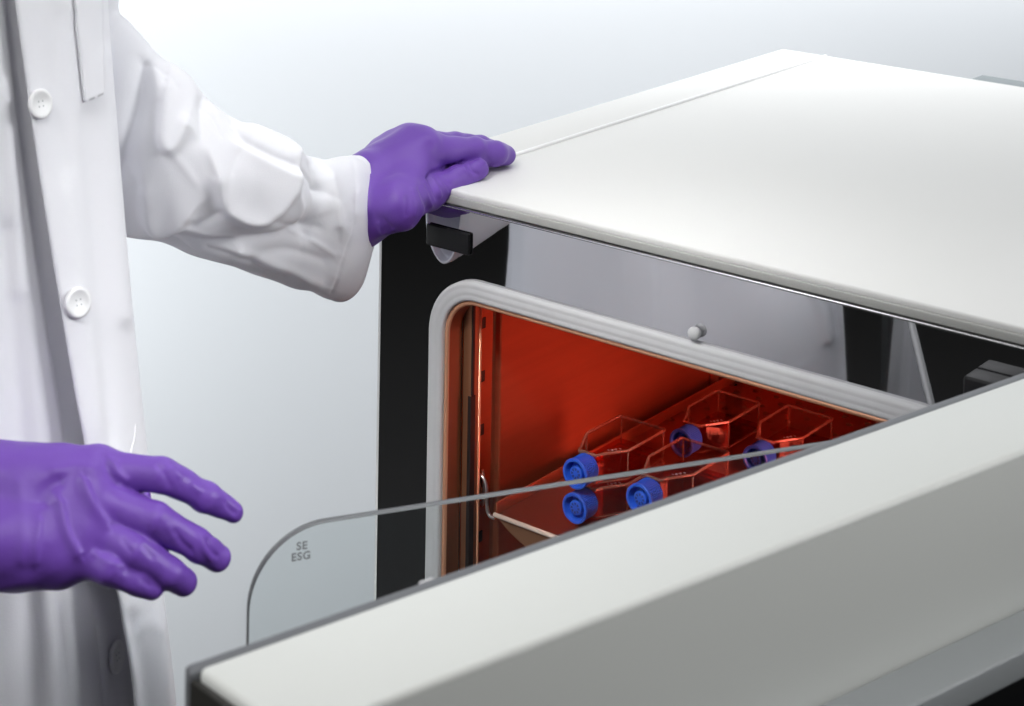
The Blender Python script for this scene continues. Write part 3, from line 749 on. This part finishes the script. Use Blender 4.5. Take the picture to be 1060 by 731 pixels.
# sleeves
def sleeve(name, st, strokes, depth_ratio, seedv, nS=330, nT=300, hem_at=0.955):
    T = catmull([s[0] for s in st], nS); Bt = catmull([s[1] for s in st], nS); Zc = catmull([[s[2]] for s in st], nS)[:, 0]
    Pt = np.array([pt(x, y, z) for (x, y), z in zip(T, Zc)]); Pb = np.array([pt(x, y, z) for (x, y), z in zip(Bt, Zc)])
    C = (Pt + Pb) / 2; E1 = (Pt - Pb) / 2
    ax = np.gradient(C, axis=0); 
    for _ in range(10): ax[1:-1] = 0.25 * ax[:-2] + 0.5 * ax[1:-1] + 0.25 * ax[2:]
    ax /= np.linalg.norm(ax, axis=1)[:, None]
    L1 = np.linalg.norm(E1, axis=1); E2 = np.cross(E1, ax); E2 /= np.linalg.norm(E2, axis=1)[:, None]; E2 *= (L1 * np.interp(np.linspace(0, 1, nS), [0, 0.8, 1], [depth_ratio, depth_ratio, depth_ratio * 0.72]))[:, None]
    th = np.linspace(0, 2 * math.pi, nT, endpoint=False)
    V = C[:, None] + E1[:, None] * np.cos(th)[None, :, None] + E2[:, None] * np.sin(th)[None, :, None]
    V = V.reshape(-1, 3); Fc = [(i * nT + j, i * nT + (j + 1) % nT, (i + 1) * nT + (j + 1) % nT, (i + 1) * nT + j) for i in range(nS - 1) for j in range(nT)]
    N = vnormals(V, Fc)
    if ((V - np.repeat(C, nT, 0)) * N).sum() < 0: Fc = [f[::-1] for f in Fc]; N = -N
    V = relief(V, N, strokes, crisp=True, am=0.82)
    G = V.reshape(nS, nT, 3)
    for _ in range(6):
        H_ = 0.25 * (np.roll(G, 1, 1) + np.roll(G, -1, 1)); H_[1:-1] += 0.25 * (G[:-2] + G[2:]); H_[0] += 0.5 * G[0]; H_[-1] += 0.5 * G[-1]; G = 0.5 * G + 0.5 * H_
    V = G.reshape(-1, 3)
    hem = 1 / (1 + np.exp(-(np.repeat(np.linspace(0, 1, nS), nT) - hem_at) * 700)); V = V + N * (0.0008 * hem)[:, None]
    rng = np.random.RandomState(seedv)
    for _ in range(16):
        k = rng.normal(size=3) * 60; V = V + N * (0.0003 * np.sin(V @ k + rng.rand() * 6))[:, None]
    o = mesh_obj(name, V, Fc, M['coat'], person, recalc=False); child(o, coat)
    m_ = o.modifiers.new('thickness', 'SOLIDIFY'); m_.thickness = 0.0022; m_.offset = -1
    return o
stat = [((185, -290), (45, -290), 1.49), ((170, -150), (50, -130), 1.485), ((121, -10), (55, 110), 1.48), ((131, 24), (82, 190), 1.475), ((157, 54), (112, 233), 1.465), ((195, 82), (165, 250), 1.465),
        ((230, 115), (200, 264), 1.475), ((258, 126), (240, 276), 1.49), ((285, 136), (275, 287), 1.525), ((311, 158), (306, 298), 1.56), ((336, 166), (330, 305), 1.595), ((360, 161), (343, 309), 1.625), ((374, 161), (348, 311), 1.642)]
arm_strokes = [   # (polyline, reach on its left as travelled, reach on its right, height)
    ([(150, 64), (142, 100), (130, 145), (122, 180)], 12, 10, -0.011),
    ([(171, 92), (168, 122), (167, 146), (173, 155), (183, 150), (192, 132)], 17, 3.2, 0.0075),
    ([(158, 62), (163, 82), (164, 100)], 5, 8, 0.004),
    ([(212, 104), (210, 125), (207, 146)], 9, 8, -0.006),
    ([(148, 200), (153, 228), (163, 241), (180, 238), (196, 224)], 17, 5, 0.0085),
    ([(221, 186), (228, 210), (240, 222), (261, 232), (281, 227), (299, 200), (306, 176)], 19, 4.5, 0.0095),
    ([(196, 128), (214, 158), (222, 186)], 9, 9, 0.004),
    ([(163, 254), (200, 253), (250, 251), (292, 246), (320, 232)], 10, 16, -0.009),
    ([(243, 122), (256, 144), (278, 158), (302, 171)], 3.5, 8, -0.0065),
    ([(262, 128), (285, 140), (304, 160)], 8, 8, 0.005),
    ([(250, 152), (275, 168), (300, 184)], 5, 9, 0.005),
    ([(331, 194), (328, 218), (321, 246)], 6, 9, -0.008),
    ([(340, 186), (346, 210), (350, 234)], 9, 4, 0.006),
    ([(323, 168), (330, 182), (335, 196)], 4, 5, -0.006),
    ([(250, 264), (290, 276), (330, 292)], 6, 9, 0.004),
    ([(262, 270), (300, 262), (336, 270)], 8, 6, -0.003),
    ([(196, 70), (214, 92), (224, 118)], 6, 7, 0.003),
    ([(305, 200), (312, 215), (312, 232)], 6, 6, 0.0035),
    ([(300, 172), (322, 186), (346, 206)], 3, 4, -0.0026), ([(257, 146), (246, 160), (238, 178)], 3, 4, -0.0022), ([(176, 156), (190, 172), (203, 190)], 3, 4, 0.0022),
    ([(128, 165), (140, 190), (150, 214)], 4, 4, -0.0026), ([(232, 216), (218, 228), (200, 236)], 3, 4, -0.0022), ([(283, 228), (306, 236), (334, 236)], 3, 4, -0.0024),
    ([(308, 242), (328, 252), (346, 264)], 3, 3, 0.0018), ([(188, 236), (214, 246), (244, 250)], 3, 4, 0.0022), ([(214, 262), (250, 270), (292, 286)], 3, 3, -0.0018), ([(210, 106), (222, 122), (230, 142)], 3, 3, -0.002), ([(150, 60), (170, 76), (182, 92)], 3, 4, -0.0022),
    ([(366, 166), (369, 200), (362, 250), (343, 303)], 1.3, 1.3, -0.0016),
] + [([(366 - k * 1.3 - (k > 4) * 2.2 * (k - 4), 186 + 11 * k), (372 - k * 1.3 - (k > 4) * 2.2 * (k - 4), 189 + 11 * k)], 3, 3, 0.0005 * (1 if k % 2 else -1)) for k in range(10)]
sleeve('sleeve', stat, arm_strokes, 0.62, 5)
statr = [((-300, 60), (-480, 60), 1.42), ((-380, 250), (-560, 240), 1.30), ((-420, 380), (-560, 520), 1.2), ((-330, 430), (-420, 600), 1.16), ((-220, 452), (-250, 612), 1.14), ((-110, 460), (-115, 615), 1.13)]
sleeve('sleeve', statr, [], 0.85, 8, 120, 120)

# gloves ------------------------------------------------------------
def glove(name, palm, fingers, k_palm, h, strokes, it=2, wm_=1.05, am_=0.9):
    pts_ = [q for a, b, _, _ in palm for q in (a, b)] + [q for f_ in fingers for q in f_[0]]
    P = np.array(pts_)
    def fn(X):
        D = None
        for a, b, ra, rb in palm:
            dd = seg_sdf(X, a, b, ra, rb); D = dd if D is None else smin(D, dd, k_palm)
        base = D
        for joints, radii in fingers:
            f_ = None
            for a, b, ra, rb in zip(joints[:-1], joints[1:], radii[:-1], radii[1:]):
                dd = seg_sdf(X, a, b, ra, rb); f_ = dd if f_ is None else smin(f_, dd, 0.003)
            D = smin(D, smin(base, f_, 0.008), 0.0018)
        return D
    V, Fq = surface_nets(fn, P.min(0) - 0.045, P.max(0) + 0.045, h)
    V = laplace(V, Fq, it); N = vnormals(V, [tuple(f) for f in Fq])
    V = relief(V, N, strokes, wm=wm_, am=am_)
    rng = np.random.RandomState(9)
    for _ in range(18):
        k = rng.normal(size=3) * 130; V = V + N * (0.00014 * np.sin(V @ k + rng.rand() * 6))[:, None]
    return mesh_obj(name, V, Fq, M['glove'], person)
# the reaching hand (nearer, on the left of the picture)
r_wA, r_wB = pt(-62, 506, 1.155), pt(-62, 566, 1.125)
rI = [pt(97, 487, 1.150), pt(166, 491, 1.142), pt(212, 513, 1.150), pt(241, 530, 1.158)]
rM = [pt(100, 516, 1.138), pt(160, 540, 1.128), pt(204, 564, 1.136), pt(226, 577, 1.144)]
rR = [pt(90, 546, 1.128), pt(142, 572, 1.118), pt(176, 594, 1.124), pt(191, 604, 1.130)]
rL = [pt(76, 572, 1.122), pt(113, 589, 1.112), pt(142, 601, 1.116), pt(158, 609, 1.120)]
rT = [pt(20, 515, 1.185), pt(75, 512, 1.200), pt(118, 514, 1.205), pt(143, 516, 1.205)]
palm_r = [(r_wA, rI[0], 0.027, 0.0140), (r_wA, rM[0], 0.025, 0.0140), (r_wB, rR[0], 0.025, 0.0135), (r_wB, rL[0], 0.024, 0.0130), (r_wA, r_wB, 0.028, 0.026), (pt(-150, 505, 1.15), r_wA, 0.030, 0.028), (pt(-150, 570, 1.13), r_wB, 0.030, 0.027), (pt(0, 515, 1.17), rT[1], 0.018, 0.013), (pt(25, 575, 1.128), pt(60, 578, 1.125), 0.0165, 0.0145)]
hand_strokes = [
    ([(64, 520), (70, 549), (82, 572)], 3, 7, 0.0022), ([(42, 540), (40, 560), (38, 582)], 3, 6, 0.0012), ([(88, 498), (98, 522), (110, 540)], 3, 7, 0.0020),
    ([(108, 472), (113, 488), (121, 500)], 3, 5, -0.0020), ([(117, 476), (123, 489), (131, 497)], 3, 4, 0.0013), ([(60, 500), (50, 506), (44, 518)], 6, 8, -0.0022), ([(58, 487), (78, 482), (96, 486)], 7, 7, 0.0014),
    ([(208, 556), (211, 568), (218, 578)], 2.5, 3, 0.0013), ([(215, 560), (219, 570), (225, 576)], 2.5, 2.5, -0.0014), ([(223, 558), (229, 563)], 3, 3, 0.0010), ([(182, 551), (189, 562), (197, 569)], 3, 4, -0.0012), ([(174, 546), (180, 556)], 3, 3, 0.0008),
    ([(234, 520), (238, 527), (243, 531)], 2.5, 2.5, -0.0011), ([(163, 482), (170, 490), (176, 502)], 3, 3, -0.0009), ([(180, 485), (186, 493)], 3, 3, 0.0010), ([(200, 503), (206, 508)], 3, 3, 0.0007),
    ([(98, 573), (112, 582), (126, 587)], 3.5, 3.5, 0.0010), ([(148, 601), (155, 606)], 3, 3, -0.0009), ([(150, 566), (158, 576)], 3, 3, -0.0008), ([(128, 560), (134, 570)], 3, 3, -0.0006), ([(120, 592), (128, 598)], 3, 3, 0.0007), ([(20, 500), (24, 540), (22, 580)], 6, 6, 0.0008),
]
glove('glove', palm_r, [(rI, [0.0125, 0.0095, 0.0084, 0.0070]), (rM, [0.0125, 0.0100, 0.0090, 0.0078]), (rR, [0.0120, 0.0098, 0.0088, 0.0080]), (rL, [0.0112, 0.0088, 0.0080, 0.0070]), (rT, [0.013, 0.0115, 0.010, 0.0085])], 0.014, 0.00115, hand_strokes)
# the hand on the cabinet corner
lI = [np.array([0.052, 0.006, 0.9745]), on_y(490, 157, 0.050), on_y(512, 160, 0.072), np.array([0.0785, 0.0905, 0.9600])]
lM = [np.array([0.034, 0.010, 0.9785]), np.array([0.047, 0.056, 0.9705]), np.array([0.055, 0.082, 0.9655]), np.array([0.060, 0.101, 0.9585])]
lR = [np.array([0.016, 0.010, 0.9735]), np.array([0.022, 0.054, 0.9665]), np.array([0.021, 0.078, 0.9630]), np.array([0.023, 0.094, 0.9585])]
lL = [np.array([0.003, 0.004, 0.9665]), np.array([-0.008, 0.040, 0.9660]), np.array([-0.009, 0.056, 0.9610]), np.array([-0.010, 0.070, 0.9580])]
lT = [on_y(412, 212, -0.055), on_y(446, 201, -0.012), on_y(474, 185, 0.020), on_y(496, 174.5, 0.040)]
l_wA, l_wB = pt(380, 200, 1.655), pt(364, 222, 1.635)
palm_l = [(l_wA, lI[0], 0.026, 0.0185), (l_wA, lM[0], 0.026, 0.0170), (l_wA, lR[0], 0.022, 0.0135), (l_wA, lL[0], 0.020, 0.0125), (l_wA, l_wB, 0.028, 0.026), (l_wB, lT[0], 0.025, 0.0200), (lT[0], lI[0], 0.0165, 0.0135), (pt(325, 222, 1.60), l_wA, 0.022, 0.026), (pt(325, 232, 1.60), l_wB, 0.022, 0.026)]
hand_strokes_l = [
    ([(444, 183), (450, 178), (462, 174), (478, 168)], 2.0, 1.5, -0.0016),
    ([(443, 184), (448, 194), (452, 206)], 1.6, 1.8, -0.0012), ([(447, 182), (453, 194), (456, 203)], 1.5, 1.5, 0.0011), ([(438, 192), (443, 204), (446, 213)], 1.8, 1.8, 0.0010), ([(434, 194), (438, 206), (441, 216)], 1.6, 1.8, -0.0009),
    ([(452, 184), (460, 194), (463, 200)], 1.5, 1.5, 0.0009), ([(428, 196), (430, 212), (430, 222)], 2.2, 2.2, 0.0008), ([(460, 183), (466, 190)], 1.5, 1.5, -0.0008),
    ([(485, 170), (489, 177), (494, 180)], 1.6, 1.6, -0.0010), ([(480, 173), (486, 180)], 1.6, 1.6, 0.0008), ([(496, 164), (502, 169)], 1.6, 1.6, 0.0008),
    ([(445, 151), (452, 166), (462, 172)], 4, 5, -0.0010), ([(420, 205), (420, 222)], 2.0, 2.0, -0.0006), ([(505, 164), (508, 170)], 2, 2, -0.0006),
    ([(392, 232), (396, 240)], 2, 2, 0.0008), ([(398, 228), (404, 236)], 2, 2, -0.0007),
]
glove('glove', palm_l, [(lI, [0.0160, 0.0122, 0.0112, 0.0096]), (lM, [0.0150, 0.0112, 0.0100, 0.0085]), (lR, [0.0125, 0.0098, 0.0088, 0.0078]), (lL, [0.0115, 0.0086, 0.0078, 0.0070]), (lT, [0.0170, 0.0135, 0.0112, 0.0086])], 0.014, 0.00115, hand_strokes_l, 2, 1.15, 1.3)
